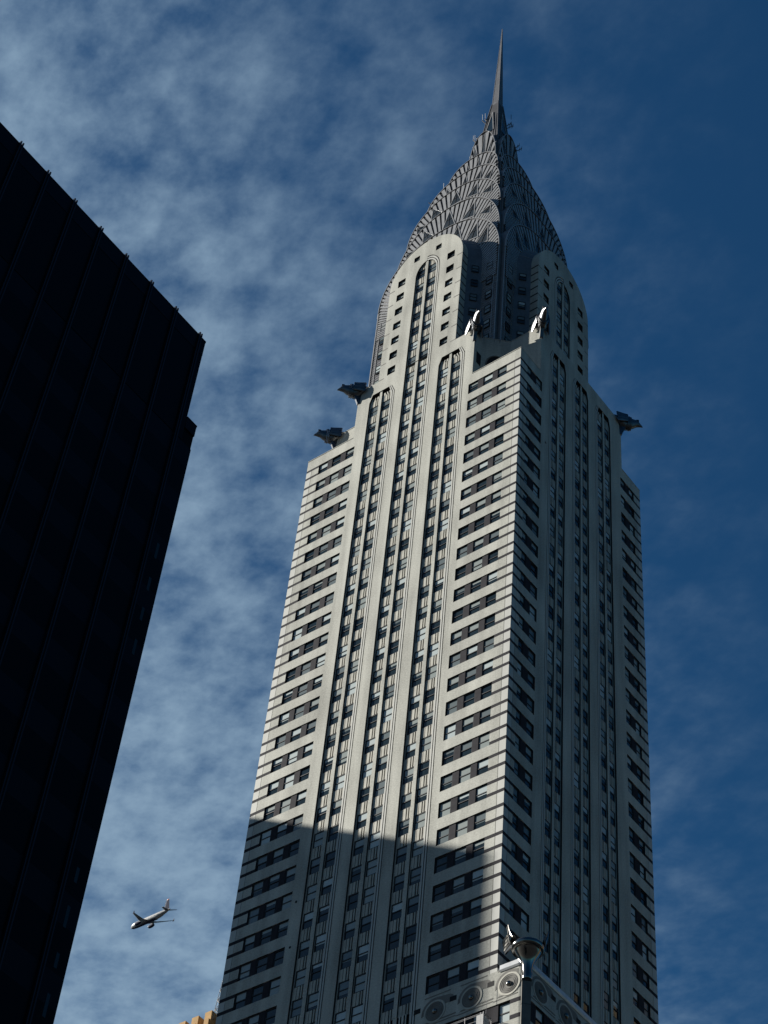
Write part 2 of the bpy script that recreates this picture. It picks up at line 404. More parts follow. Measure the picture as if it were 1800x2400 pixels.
# ------------------------------------------------------------------ gables (white brick arched fronts) and their splayed steel hoods
GW, GZ, GH = 6.15, 228.0, 7.66
def arch_w(z, w, zb, H): return w if z <= zb else (w*math.sqrt(max(0, 1-((z-zb)/H)**2)))
def gable(idx):
    F = FG[idx]; hw = 1.75 if idx % 2 == 0 else 1.6
    us = [-6.5, 6.5, 3.55, 4.8, -3.55, -4.8, 1.38, 2.34, -1.38, -2.34, 5.25, -5.25]+bay_us(0, hw)
    zs = [ZA, 231.9, 233.05, GZ+GH]
    z0 = ZA if idx % 2 == 0 else ZA
    k = -3
    rows = []
    for k in range(-10, -3):
        zt = ZT-k*FH; rows.append(zt); zs += [zt, zt-WH, zt-1.55]; zs += [zt-.42, zt-1.7]
    zs += [GZ+GH*math.sin(math.pi/2*i/22) for i in range(23)]
    SP = 227.6
    zs += [SP+1.72*(hw+.6)*math.sin(math.pi/2*i/14) for i in range(15)]
    zs = [z for z in zs if z >= ZA]
    def cell(u, z):
        a = abs(u); kk, f = row_of(z)
        if a < hw+.60:
            if z < SP+1.72*(hw+.6)+.01: return bay_cell(u, z, hw, f < WH and kk >= -10, NEAR[idx])
            if 1.38 < a < 2.34 and 231.9 < z < 233.05: return (.3, 'glass')
            return (0, 'brick')
        if 1.38 < a < 2.34 and 231.9 < z < 233.05: return (.3, 'glass')
        if 3.55 < a < 4.8 and f < 1.55 and kk >= -10 and z < 231: return (.34, 'glass')
        if a > 5.25 and z < 229 and (f < .2 or 1.69 < f < 1.89): return (0, 'grey')
        return (0, 'brick')
    def warp(u, z):
        a = abs(u); s = 1 if u > 0 else -1
        lim = arch_w(z, GW, GZ, GH)
        if a <= hw+.61 and SP < z < SP+1.72*(hw+.6)+.01:
            if a > hw: 
                r = a; v = (z-SP)/(r*1.72)
                a = r*math.sqrt(max(0, 1-v*v))
            else:
                r = hw; v = (z-SP)/(r*1.72); a = min(a, r*math.sqrt(max(0, 1-v*v)))
        return s*min(a, lim)
    mb = MB(); relief(mb, F, us, zs, cell, warp)
    # side walls of the brick slab with its dark courses, 1.25 m deep
    step = []
    z = ZA
    zz_ = [ZA]; 
    for kq in range(-10, -3):
        zt = ZT-kq*FH
        zz_ += [zt, zt-.3, zt-1.69, zt-1.99]
    zz_ = sorted(q for q in zz_ if ZA <= q <= GZ)+[GZ]
    for sgn in (-1, 1):
        for a, b in zip(zz_, zz_[1:]):
            kk, f = row_of((a+b)/2)
            kmat = 'dark' if (f < .3 or 1.69 < f < 1.99) else 'brick'
            mb.face([F.p(sgn*GW, a, 0), F.p(sgn*GW, a, 1.25), F.p(sgn*GW, b, 1.25), F.p(sgn*GW, b, 0)], kmat)
    arc = [(GW*math.cos(t), GZ+GH*math.sin(t)) for t in (math.pi*i/32 for i in range(33))]
    mb.grid([[F.p(u, z, 0) for u, z in arc], [F.p(u, z, 1.25) for u, z in arc]], 'brick')
    own(mb.build('gable', tower))
    # hood: splayed steel between the slab and the crown
    mb = MB()
    def outl(w, H, zb, n=32): return [(w, ZA)]+[(w*math.cos(math.pi*i/n), zb+H*math.sin(math.pi*i/n)) for i in range(n+1)]+[(-w, ZA)]
    o1 = outl(GW-.02, GH-.02, GZ); o2 = outl(7.75, 9.2, GZ)
    mb.grid([[F.p(u, z, 1.2) for u, z in o1], [F.p(u, z, 2.78) for u, z in o2]], 'steel')
    for i in range(3, 31, 2):     # standing seams
        a = F.p(*o1[i+1], 1.2); b = F.p(*o2[i+1], 2.78); mb.bar(a, b, .045, 'steel_rib', 4)
    own(mb.build('hood', tower))
    if idx in (0, 1, 3):
        for zt in rows:
            for sgn in (-1, 1):
                if zt < 231: WIN.append((F, 3.55 if sgn > 0 else -4.8, zt-1.55, 1.25, 1.55, .34))
                lim = 1
                if zt-.2 < 229 or True:
                    if zt < 230:
                        WIN.append((F, .29 if sgn > 0 else -hw+.13, zt-WH, hw-.42, WH, DB if NEAR[idx] > 0 else DBN))
            for sgn in (-1, 1):
                if zt < 229:
                    F45 = Face(0, F.ang+sgn*math.pi/4)
                    F45.o = F.p(sgn*6.95, 0, 2.0)
                    WIN.append((F45, -.5, zt-1.6, 1.0, 1.55, -.02))
        for sgn in (-1, 1): WIN.append((F, 1.38 if sgn > 0 else -2.34, 231.9, .96, 1.15, .3))
for i in range(4): gable(i)

# ------------------------------------------------------------------ scalloped crown: seven cross-vaulted tiers
# d distance of the front, w half width, zb spring height, H rise, exponent, foot, triangle apex positions
TIERS = [(10.8, 10.3, 229.1, 12.7, 2.2, 206.5, (-8.3, -6.3, -2.9, 2.9, 6.3, 8.3)),
         (9.5, 9.15, 237.2, 12.6, 2.2, 229, (-7.5, -4.6, 0, 4.6, 7.5)),
         (8.6, 8.35, 246.2, 10.0, 2.2, 238, (-6.8, -4.05, .2, 4.05, 6.8)),
         (7.0, 6.75, 255.9, 7.0, 2.2, 247, (-5.5, -3.2, .4, 3.4, 5.5)),
         (5.0, 4.7, 265.0, 5.4, 2.2, 256, (-3.55, -1.1, 1.1, 3.55)),
         (2.95, 2.6, 272.0, 9.2, 2.0, 265, (-1.8, .2, 1.9)),
         ]
def tier_top(t, u):
    d, w, zb, H, e = t[:5]
    v = min(1, abs(u)/w); return zb+H*(1-v**e)**(.5 if e > 1.5 else .8)
def tier_outline(t, n=40):
    d, w, zb, H, e, foot = t[:6]
    pts = [(w, foot)]
    for i in range(n+1):
        a = math.pi*i/n; u = w*math.cos(a)
        pts.append((u, tier_top(t, u)))
    pts.append((-w, foot)); return pts
for ti, t in enumerate(TIERS):
    d, w, zb, H, e, foot, tri = t
    faces = [Face(d, i*math.pi/2) for i in range(4)]
    mb = MB(); prev = TIERS[ti-1] if ti else None
    tris = []
    for F in faces:
        ol = tier_outline(t)
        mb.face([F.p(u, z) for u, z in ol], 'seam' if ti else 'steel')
        # barrel behind the front edge
        mb.grid([[F.p(u, z, 0) for u, z in ol], [F.p(u, z, d-.05) for u, z in ol]], 'steel')
        # rolled rim along the scallop
        rim_o = [F.p(u, z, -.20) for u, z in ol[1:-1]]
        sc = 1-.09/w
        rim_i = [F.p(u*sc, z-.09, -.20) for u, z in ol[1:-1]]
        back_o = [F.p(u, z, .02) for u, z in ol[1:-1]]
        mb.grid([rim_i, rim_o, back_o], 'steel_rib', smooth=False)
        mb.grid([[F.p(u*sc, z-.09, 0) for u, z in ol[1:-1]], rim_i], 'steel', smooth=False)
        # radiating standing seams
        zc = (prev[2]+prev[3]*.25 if prev else 222.0); zc = min(zc, zb-.2)
        L_ = math.pi*w*.8+H*.6
        pitch = .50 if ti < 4 else .36
        n = int(L_/pitch)
        for i in range(1, n):
            a = math.pi*i/n
            # step outward until the outline is met
            du, dz = math.cos(a), math.sin(a)
            if dz < .02: continue
            r = .2
            while True:
                u, z = du*r, zc+dz*r
                if abs(u) > w-.25 or z > tier_top(t, u)-.3: break
                r += .1
                if r > 60: break
            r1 = r-.1
            if prev:
                r = .2
                while True:
                    u, z = du*r, zc+dz*r
                    if abs(u) > prev[1] or z > tier_top(prev, u)-.2: break
                    r += .1
                r0 = r
            else: r0 = max(.5, min(9, r1-7.5))
            if r1-r0 < .25: continue
            p0 = F.p(du*r0, zc+dz*r0); p1 = F.p(du*r1, zc+dz*r1)
            tv = (F.ud*(-dz)+Vector((0, 0, du))).normalized()
            hgt = .15; da = math.pi/n*.31; w0_, w1_ = r0*da, r1*da
            q = [p0-tv*w0_, p0+tv*w0_, p1+tv*w1_, p1-tv*w1_]; o = F.n*hgt
            qo = [v+o for v in q]
            mb.face(qo, 'steel_rib')
            for x, y in ((0, 1), (1, 2), (2, 3), (3, 0)): mb.face([q[x], q[y], qo[y], qo[x]], 'steel')
        # triangular windows
        for ua in tri:
            zap = tier_top(t, ua)-(.95 if ti < 5 else .6)
            if prev:
                ca = math.atan2(zap-zc, ua); r = .2
                while True:
                    u, z = math.cos(ca)*r, zc+math.sin(ca)*r
                    if abs(u) > prev[1] or z > tier_top(prev, u): break
                    r += .05
                lift = {1: 2.1, 2: 1.7, 3: 1.3, 4: 1.0}.get(ti, .3)
                bu, bz = u+math.cos(ca)*lift, z+math.sin(ca)*lift
            else:
                ca = math.atan2(zap-zc, ua); bu, bz = ua*.86, zap-4.0
            hb = {0: 1.2, 1: 1.25, 2: 1.15, 3: .9, 4: .75, 5: .5, 6: .5}[ti]
            ax = Vector((ua-bu, zap-bz)).normalized(); nx = Vector((-ax.y, ax.x))
            A_ = (ua, zap); B_ = (bu+nx.x*hb, bz+nx.y*hb); C_ = (bu-nx.x*hb, bz-nx.y*hb)
            tris.append((F, A_, B_, C_))
    if ti == 0:
        # horizontal seams on the lower steel walls and the vertical flashing by the corner windows
        for F in faces:
            for sgn in (-1, 1):
                z = 207.5
                while z < 229:
                    a, b = (7.8, 10.28)
                    mb.box((min(sgn*a, sgn*b), -.05, z), (max(sgn*a, sgn*b), .02, z+.05), 'steel_rib', F.T(0, 0)); z += .56
                mb.box((sgn*9.6-.05, -.08, 207), (sgn*9.6+.05, .02, 229), 'steel_rib', F.T(0, 0))
                mb.box((sgn*10.25-.05, -.1, 207), (sgn*10.25+.05, .02, 231), 'steel_rib', F.T(0, 0))
            if abs(F.n.y+1) < .01 or abs(F.n.x-1) < .01 or abs(F.n.x+1) < .01:
                for k in range(-9, -3):
                    for sgn in (-1, 1):
                        WIN.append((F, 8.42 if sgn > 0 else -9.42, ZT-k*FH-1.7, 1.0, 1.7, -.06))
    tier = own(mb.build('crown_tier', tower))
    for F, A_, B_, C_ in tris:
        m2 = MB(); ctr = ((A_[0]+B_[0]+C_[0])/3, (A_[1]+B_[1]+C_[1])/3)
        def sh(P, s): return (ctr[0]+(P[0]-ctr[0])*s, ctr[1]+(P[1]-ctr[1])*s)
        O = [A_, B_, C_]; I = [sh(P, .88) for P in O]; ti_ = ti
        m2.face([F.p(*P, -.17) for P in O], 'triglass')
        for i in range(3):
            j = (i+1) % 3
            m2.face([F.p(*O[i], -.22), F.p(*O[j], -.22), F.p(*I[j], -.22), F.p(*I[i], -.22)], 'tribar')
            m2.face([F.p(*O[i], 0), F.p(*O[j], 0), F.p(*O[j], -.22), F.p(*O[i], -.22)], 'steel')
            m2.face([F.p(*I[i], -.17), F.p(*I[j], -.17), F.p(*I[j], -.22), F.p(*I[i], -.22)], 'steel')
        if ti_ < 5:
            m2.bar(F.p((I[0][0]+I[1][0])/2, (I[0][1]+I[1][1])/2, -.2), F.p((I[0][0]+I[2][0])/2, (I[0][1]+I[2][1])/2, -.2), .04, 'frame', 4)
            m2.bar(F.p(*I[0], -.2), F.p((I[1][0]+I[2][0])/2, (I[1][1]+I[2][1])/2, -.2), .04, 'frame', 4)
        o = m2.build('triangular_window', tier); 
# tapered collar between the last scallop and the needle
mb = MB(); prof = ((271, 2.15), (280, 1.98), (283, 1.62), (286, 1.36), (289, 1.14), (292, .88), (294.5, .66))
mb.grid([[(CX+q*a, CY+q*b, z) for a, b in ((1, -1), (1, 1), (-1, 1), (-1, -1))] for z, q in prof], 'seam', smooth=False, close_u=True)
def col_at(F, f, z, o=0.0):
    for (z0, q0), (z1, q1) in zip(prof, prof[1:]):
        if z0 <= z <= z1:
            q = q0+(q1-q0)*(z-z0)/(z1-z0); return F.p(f*q, z, -(q+o))
tri7 = []
for i in range(4):
    F = Face(0, i*math.pi/2)
    for f in (-.96, -.7, -.42, .42, .7, .96):
        zs_ = (276, 280, 283, 286, 289, 292, 294.4) if abs(f) > .9 else (276, 280, 283, 286, 289.5-2*(abs(f) < .5))
        for a, b in zip(zs_, zs_[1:]): mb.bar(col_at(F, f, a, .03), col_at(F, f, b, .03), .07, 'steel', 4)
    tri7.append((F, col_at(F, 0, 290.6, .1), col_at(F, -.5, 283.4, .1), col_at(F, .5, 283.4, .1)))
collar = own(mb.build('spire_collar', tower))
for F, a, b, c in tri7:
    m2 = MB(); m2.face([a, b, c], 'glass')
    for p, q in ((a, b), (a, c)): m2.bar(p, q, .1, 'steel_rib', 4)
    m2.build('triangular_window', collar)
# needle
mb = MB()
rows = []
for z, s in ((293.0, .74), (294.4, .70), (294.7, .60), (302, .44), (311, .25), (321.9, .05)):
    rows.append([(CX+s*a, CY+s*b, z) for a, b in ((1, -1), (1, 1), (-1, 1), (-1, -1))])
mb.grid(rows, 'steel', smooth=False, close_u=True)
for i in range(4):
    a = Vector(rows[2][i]); b = Vector(rows[-1][i]); mb.bar(a, b, .05, 'steel_rib', 4, .01)
own(mb.build('spire', tower))

# ------------------------------------------------------------------ eagles
def eagle(cx, cy, sx, sy, label):
    e = bpy.data.objects.new('eagle_gargoyle', None); COL.objects.link(e); e.parent = tower; e['label'] = label
    e.location = (cx-CX, cy-CY, 0); e.rotation_euler = (0, 0, math.atan2(sy, sx)); e.empty_display_size = .1; e.scale = (1, .9, 1)
    # local: x outward along the diagonal, y across, z up (absolute heights)
    body = MB()
    def loft(mb, sec, k, n=14):
        rows = []
        for x, zc, hw, hh in sec:
            rows.append([(x, hw*math.cos(2*math.pi*i/n)*(1 if True else 1), zc+hh*math.sin(2*math.pi*i/n)) for i in range(n)])
        mb.grid(rows, k, close_u=True); mb.face(rows[0], k); mb.face(rows[-1][::-1], k)
    loft(body, [(-1.9, 207.9, .25, .2), (-.9, 207.6, .75, .6), (-.2, 207.15, .95, 1.0), (.3, 207.05, .85, 1.15), (.7, 207.1, .72, 1.15), (.95, 207.15, .66, 1.12)], 'bsteel')
    wedge = [(.75, 206.35), (.42, 205.5), (.10, 204.5), (-.25, 204.4), (-.8, 206.6)]      # bracket under the breast
    for y in (-.34, .34): body.face([(x, y*(1 if z > 206 else .7), z) for x, z in wedge], 'bsteel')
    for (xa, za), (xb, zb_) in zip(wedge, wedge[1:]+wedge[:1]):
        fa, fb = (1 if za > 206 else .7), (1 if zb_ > 206 else .7)
        body.face([(xa, -.34*fa, za), (xa, .34*fa, za), (xb, .34*fb, zb_), (xb, -.34*fb, zb_)], 'bsteel')
    body.build('body', e)
    col = MB()
    for x, r in ((.88, 1.0), (1.08, 1.06), (1.28, 1.0)):
        rows = []
        for dx in (-.09, .09):
            rows.append([(x+dx, .78*r*math.cos(2*math.pi*i/18), 207.12+1.24*r*math.sin(2*math.pi*i/18)) for i in range(18)])
        col.grid(rows, 'bsteel', close_u=True); col.face(rows[0][::-1], 'bsteel'); col.face(rows[1], 'bsteel')
    col.build('collar', e)
    hd = MB()
    loft(hd, [(1.3, 207.15, .62, 1.02), (1.7, 207.2, .55, .86), (2.1, 207.35, .46, .62), (2.4, 207.3, .36, .5), (2.6, 207.12, .24, .3), (2.82, 206.98, .13, .17), (2.93, 206.86, .05, .1)], 'bsteel')
    for s in (-1, 1):
        hd.box((2.05, s*.27-.09, 207.68), (2.42, s*.27+.09, 207.9), 'bsteel')     # brow
    hd.build('head', e)
    for s in (-1, 1):
        wg = MB()
        n = 9; rows = []
        for x, k0 in ((.86, .96), (.4, 1.04), (-.1, 1.18), (-.6, 1.32)):      # cape of feathers lying on the body
            rows.append([(x-(.16*(i % 2) if x < -.5 else 0), s*(.66+.34*math.sin(math.pi*(.08+.62*i/(n-1))))*k0+s*(.05 if i % 2 else 0), 208.32-1.75*i/(n-1)*(1+.7*(k0-1))) for i in range(n)])
        inn = [[(x, y-s*.16, z) for x, y, z in q] for q in rows]
        wg.grid(rows, 'bsteel', smooth=False); wg.grid(inn, 'bsteel', smooth=False)
        wg.grid([rows[-1], inn[-1]], 'bsteel', smooth=False); wg.grid([rows[0], inn[0]], 'bsteel', smooth=False)
        wg.grid([[q[0] for q in rows], [q[0] for q in inn]], 'bsteel', smooth=False); wg.grid([[q[-1] for q in rows], [q[-1] for q in inn]], 'bsteel', smooth=False)
        wg.build('wing', e)
    return e
ax, ay = 9.25, 9.3
eagle(CX+ax, 0, 1, -1, 'steel eagle head facing out from the sunlit front parapet corner nearest the street')
eagle(CX-ax, 0, -1, -1, 'steel eagle head in profile at the left end of the sunlit parapet, the upper of two')
eagle(-33, CY-ay, -1, -1, 'steel eagle head in profile just above the lower left setback roof')
eagle(0, CY-ay, 1, -1, 'steel eagle head at the corner of the shaded parapet with a sunlit patch of wall under it')
eagle(0, CY+ay, 1, 1, 'steel eagle head at the far right end of the shaded parapet against blue sky')
eagle(CX+ax, CY*2, 1, 1, 'steel eagle head on the rear right parapet')
eagle(CX-ax, CY*2, -1, 1, 'steel eagle head on the rear left parapet')
eagle(-33, CY+ay, -1, 1, 'steel eagle head on the far left parapet')

# ------------------------------------------------------------------ base of the tower (below the setback)
BF = Face(13.55, 0); 
BX = 2.9
def base_walls():
    mb = MB()
    # front: u measured from tower centre line
    uL, uR = -19.1, 18.8
    us = [uL, uR, 9.1, -9.1]; wins = [(16.7, 17.95), (14.0, 15.25), (11.3, 12.55)]
    for a, b in wins: us += [a, b, -a, -b]
    us += [17.96]
    for c in (-5.5, 0, 5.5): us += bay_us(c, 1.75)
    rows = [101.95-3.7*k for k in range(27)]
    zs = [0, ZB, 103.3, 104.6]
    for r in rows: zs += [r, r-.45, r-1.6, r-2.05]
    zs = [z for z in zs if z >= 0]
    def cell(u, z):
        a = abs(u)
        c = min((-5.5, 0, 5.5), key=lambda c: abs(u-c)); t = u-c
        r = next((q for q in rows if q-2.05 < z < q), None)
        if abs(t) < 2.35 and z < ZB:
            if 103.3 < z < 104.6 and abs(t) < 1.75:
                q = int((abs(t))/1.75*9); return (.1, 'brick') if q % 2 == 0 else (.5, 'black')
            return bay_cell(t, z, 1.75, r is not None, 1)
        if a > 9.1 and r:
            for p, q in wins:
                if p < a < q: return (.3, 'glass')
            if a < 17.95: return (.08, 'dark')
            f = r-z
            return (0, 'dark') if f < .45 or f > 1.6 else (0, 'brick')
        return (0, 'brick')
    relief(mb, BF, us, zs, cell)
    for r in rows[:2]:
        for a, b in wins:
            for s in (1, -1): WIN.append((BF, a if s > 0 else -b, r-2.05, 1.25, 2.05, .3))
    # rounded corner with dark courses
    cz = [0]+sorted([r for r in rows]+[r-.45 for r in rows]+[r-1.6 for r in rows]+[r-2.05 for r in rows])+[ZB]
    cz = [z for z in cz if z >= 0]
    arc = [(2.3+.6*math.sin(t), .6-.6*math.cos(t)) for t in (math.pi/2*i/8 for i in range(9))]
    for a, b in zip(cz, cz[1:]):
        m_ = (a+b)/2; r = next((q for q in rows if q-2.05 < m_ < q), None)
        k = 'dark' if r and (r-m_ < .45 or r-m_ > 1.6) else 'brick'
        mb.grid([[(x, y, a) for x, y in arc], [(x, y, b) for x, y in arc]], k)
    # right flank
    F2 = Face(0, math.pi/2); F2.o = Vector((BX, 0, 0))
    us2 = [.6, 34]; w2 = [(1.9+3.1*i, 3.15+3.1*i) for i in range(10)]
    for a, b in w2: us2 += [a, b]
    def cell2(u, z):
        r = next((q for q in rows if q-2.05 < z < q), None)
        if r and u > 1.2:
            for p, q in w2:
                if p < u < q: return (.3, 'glass')
            return (.08, 'dark')
        return (0, 'brick')
    relief(mb, F2, us2, zs, cell2)
    for a, b in w2[:6]:
        for r in rows[:2]: WIN.append((F2, a, r-2.05, b-a, 2.05, .3))
    # left flank, rear and setback roof
    mb.face([(-35.6, 0, 0), (-35.6, 0, ZB), (-35.6, 34, ZB), (-35.6, 34, 0)], 'brick')
    mb.face([(-35.6, 34, 0), (-35.6, 34, ZB), (BX, 34, ZB), (BX, 34, 0)], 'brick')
    mb.face([(-35.6, .5, ZB-.7), (2.3, .5, ZB-.7), (BX-.3, .9, ZB-.7), (BX-.3, 34, ZB-.7), (-35.6, 34, ZB-.7)], 'roof')
    own(mb.build('base_wall', tower))
    # steel coping
    m2 = MB()
    path = [(.35, 0), (2.3, 0)]+arc[1:]+[(BX, 34)]
    prof = [(-.06, -.15), (-.16, .02), (-.12, .5), (.12, .62), (.5, .5), (.5, -.1)]
    rows_ = []
    for i, (x, y) in enumerate(path):
        a = Vector(path[max(0, i-1)]); b = Vector(path[min(len(path)-1, i+1)]); d = (b-a).normalized(); n = Vector((d.y, -d.x))
        rows_.append([(x-n.x*o, y-n.y*o, ZB-.12+h) for o, h in prof])
    m2.grid(rows_, 'cope', smooth=False); m2.face(rows_[0], 'cope')
    own(m2.build('steel_coping', tower))
base_walls()
# ------------------------------------------------------------------ windows
def win_parts(w, h, frac, tone):
    """(glass faces, frame boxes, blind quad) in window space: x right, y inward, z up"""
    fr = [((0, -.06, 0), (.08, .03, h)), ((w-.08, -.06, 0), (w, .03, h)), ((.08, -.06, 0), (w-.08, .03, .09)), ((.08, -.06, h-.1), (w-.08, .03, h)), ((.08, -.07, h*.5-.05), (w-.08, .03, h*.5+.05))]
    gl = [(.08, .09, w-.08, h-.1)]
    bl = (.1, h-.1-(h-.19)*frac, w-.1, h-.12) if frac > 0 else None
    return fr, gl, bl
FR = (0, 0, .2, .3, .45, .48, .48, .48, .5, .62, .8, .96, .96, .96)
def style():
    return random.choice(FR), random.choices(('blind0', 'blind1', 'blind2'), (4, 5, 4))[0]
# the hundred that show largest in the picture become parts of their own
def area(W):
    F, u, z, w_, h_, d_ = W
    P = [proj(F.p(u+a, z+b, d_)) for a, b in ((0, 0), (w_, 0), (w_, h_), (0, h_))]
    if any(q[1] > 2395 or q[0] < 0 or q[0] > 1800 for q in P): return 0
    return abs(sum(P[i][0]*P[(i+1) % 4][1]-P[(i+1) % 4][0]*P[i][1] for i in range(4)))/2
WIN.sort(key=area, reverse=True)
cache = {}
def add_window(mb, T, W, frac, tone):
    w_, h_ = W[3], W[4]
    fr, gl, bl = win_parts(w_, h_, frac, tone)
    for lo, hi in fr: mb.box(lo, hi, 'frame', T)
    for a, b, c, d in gl: mb.face([T @ Vector(p) for p in ((a, 0, b), (c, 0, b), (c, 0, d), (a, 0, d))], 'glass')
    if bl: a, b, c, d = bl; mb.face([T @ Vector(p) for p in ((a, -.012, b), (c, -.012, b), (c, -.012, d), (a, -.012, d))], tone)
for W in WIN[:100]:
    F, u, z, w_, h_, d_ = W
    frac, tone = style(); key = (round(w_, 3), round(h_, 3))
    if key not in cache:
        m1 = MB(); fr, gl, bl = win_parts(w_, h_, 0, tone)
        for lo, hi in fr: m1.box(lo, hi, 'frame')
        wm = m1.build('window', tower); m2 = MB()
        for a, b, c, d in gl: m2.face([(a, 0, b), (c, 0, b), (c, 0, d), (a, 0, d)], 'glass')
        pm = m2.build('pane', wm); cache[key] = (wm, pm); wo, po = wm, pm
    else:
        wm, pm = cache[key]; wo = wm.copy(); COL.objects.link(wo); po = pm.copy(); COL.objects.link(po); po.parent = wo; wo.parent = tower
    T = F.T(u, z, d_-.05); wo.location = T.translation-Vector((CX, CY, 0)); wo.rotation_euler = (0, 0, F.ang)
    if frac > 0:
        bk = (key, frac, tone)
        if bk not in cache:
            _, _, bl = win_parts(w_, h_, frac, tone); a, b, c, d = bl; m3 = MB(); m3.face([(a, -.012, b), (c, -.012, b), (c, -.012, d), (a, -.012, d)], tone)
            cache[bk] = m3.build('blind', wo)
        else:
            bo = cache[bk].copy(); COL.objects.link(bo); bo.parent = wo
mb = MB()
for W in WIN[100:]:
    F, u, z, w_, h_, d_ = W
    frac, tone = style(); add_window(mb, F.T(u, z, d_-.05), W, frac, tone)
own(mb.build('window', tower, kind='stuff'))


def wheel(F, u, z, lab=None):
    """hubcap roundel of the frieze: brick rings round a steel dome"""
    e = MB(); n = 36
    def ring(r0, r1, d0, k):
        ri = [(r0*math.cos(2*math.pi*i/n), r0*math.sin(2*math.pi*i/n)) for i in range(n)]
        ro = [(r1*math.cos(2*math.pi*i/n), r1*math.sin(2*math.pi*i/n)) for i in range(n)]
        e.grid([[F.p(u+x, z+y, -d0) for x, y in ri], [F.p(u+x, z+y, -d0) for x, y in ro]], k, close_u=True)
        e.grid([[F.p(u+x, z+y, -d0) for x, y in ro], [F.p(u+x, z+y, 0) for x, y in ro]], k, close_u=True)
        e.grid([[F.p(u+x, z+y, -d0) for x, y in ri], [F.p(u+x, z+y, 0) for x, y in ri]], k, close_u=True)
    ring(.98, 1.16, .05, 'spandrel'); ring(.86, .98, .02, 'stone'); ring(.78, .86, .05, 'grey'); ring(.70, .78, .02, 'stone'); ring(.62, .70, .05, 'grey')
    ring(.54, .62, .02, 'stone'); ring(.46, .54, .05, 'grey'); ring(.26, .46, .035, 'stone')
    o = own(e.build('wheel_roundel', tower))
    h = MB(); rows = []
    for j in range(7):
        a = math.pi/2*j/6; rr = .27*math.cos(a); rows.append([F.p(u+rr*math.cos(2*math.pi*i/16), z+rr*math.sin(2*math.pi*i/16), -.03-.24*math.sin(a)) for i in range(16)])
    h.grid(rows, 'chrome', close_u=True); h.build('hubcap', o)
def frieze(F, hubs, umax):
    m_ = MB()
    def strip(pts, k, d):
        pts = [(min(a, umax), b) for a, b in pts]
        m_.face([F.p(a, b, -d) for a, b in pts], k)
        for i in range(len(pts)):
            p, q = pts[i], pts[(i+1) % len(pts)]
            m_.face([F.p(*p, 0), F.p(*q, 0), F.p(*q, -d), F.p(*p, -d)], k)
    for h in hubs:
        # mudguard: dark arch over the wheel that flows on to the right and ends round
        z = 103.62; P = []
        for i in range(15):
            a = math.pi*1.02*(1-i/14); P.append((h+1.45*math.cos(a), z+1.45*math.sin(a)))
        end = h+2.0
        P2 = [(h-1.45, z-.2)]+[p for p in P if p[0] < h+.55]
        topz = P2[-1][1]
        P2 += [(end-.35, topz-.14), (end-.08, topz-.35), (end, topz-.62), (end-.1, topz-.85), (end-.3, topz-1.0), (h+1.25, topz-.95)]
        inner = [(h+1.2*math.cos(a), z+1.2*math.sin(a)) for a in (math.pi*(.12+.90*i/12) for i in range(13))]
        strip(P2+inner, 'grey', .018)
        strip([(h-1.2, z-1.06), (h+2.3, z-.98), (h+2.3, z-.86), (h-1.0, z-.92)], 'grey', .022)
        strip([(h-1.6, z-1.34), (h+2.3, z-1.26), (h+2.3, z-1.16), (h-1.5, z-1.24)], 'grey', .022)
        strip([(h-1.2, z+1.62), (h+1.6, z+1.66), (h+1.6, z+1.76), (h-1.2, z+1.72)], 'grey', .022)
        m_.box((h-2.35+.04, -.02, z+.42), (h-1.6, .01, z+.92), 'black', F.T(0, 0))
    own(m_.build('frieze', tower))
    for h in hubs: wheel(F, h, 103.62)
frieze(BF, (1.32+16.5, -2.62+16.5, -6.5+16.5), 18.72)
FB2 = Face(0, math.pi/2); FB2.o = Vector((BX, 0, 0))
frieze(FB2, (2.4, 6.35, 10.3, 14.25, 18.2), 99)
# corner pier
mb = MB(); T = Matrix.Translation((2.80, .35, 0)) @ Matrix.Rotation(math.pi/4, 4, 'Z')
mb.box((-.40, -.35, 0), (.40, .4, 103.35), 'stone', T); mb.box((-.43, -.38, 103.35), (.43, .4, 103.42), 'black', T); mb.box((-.42, -.37, 103.42), (.42, .4, 104.2), 'stone', T)
for z in (101.0, 98.6, 96.2): mb.box((-.405, -.355, z), (.405, .4, z+.04), 'black', T)
own(mb.build('corner_pier', tower))
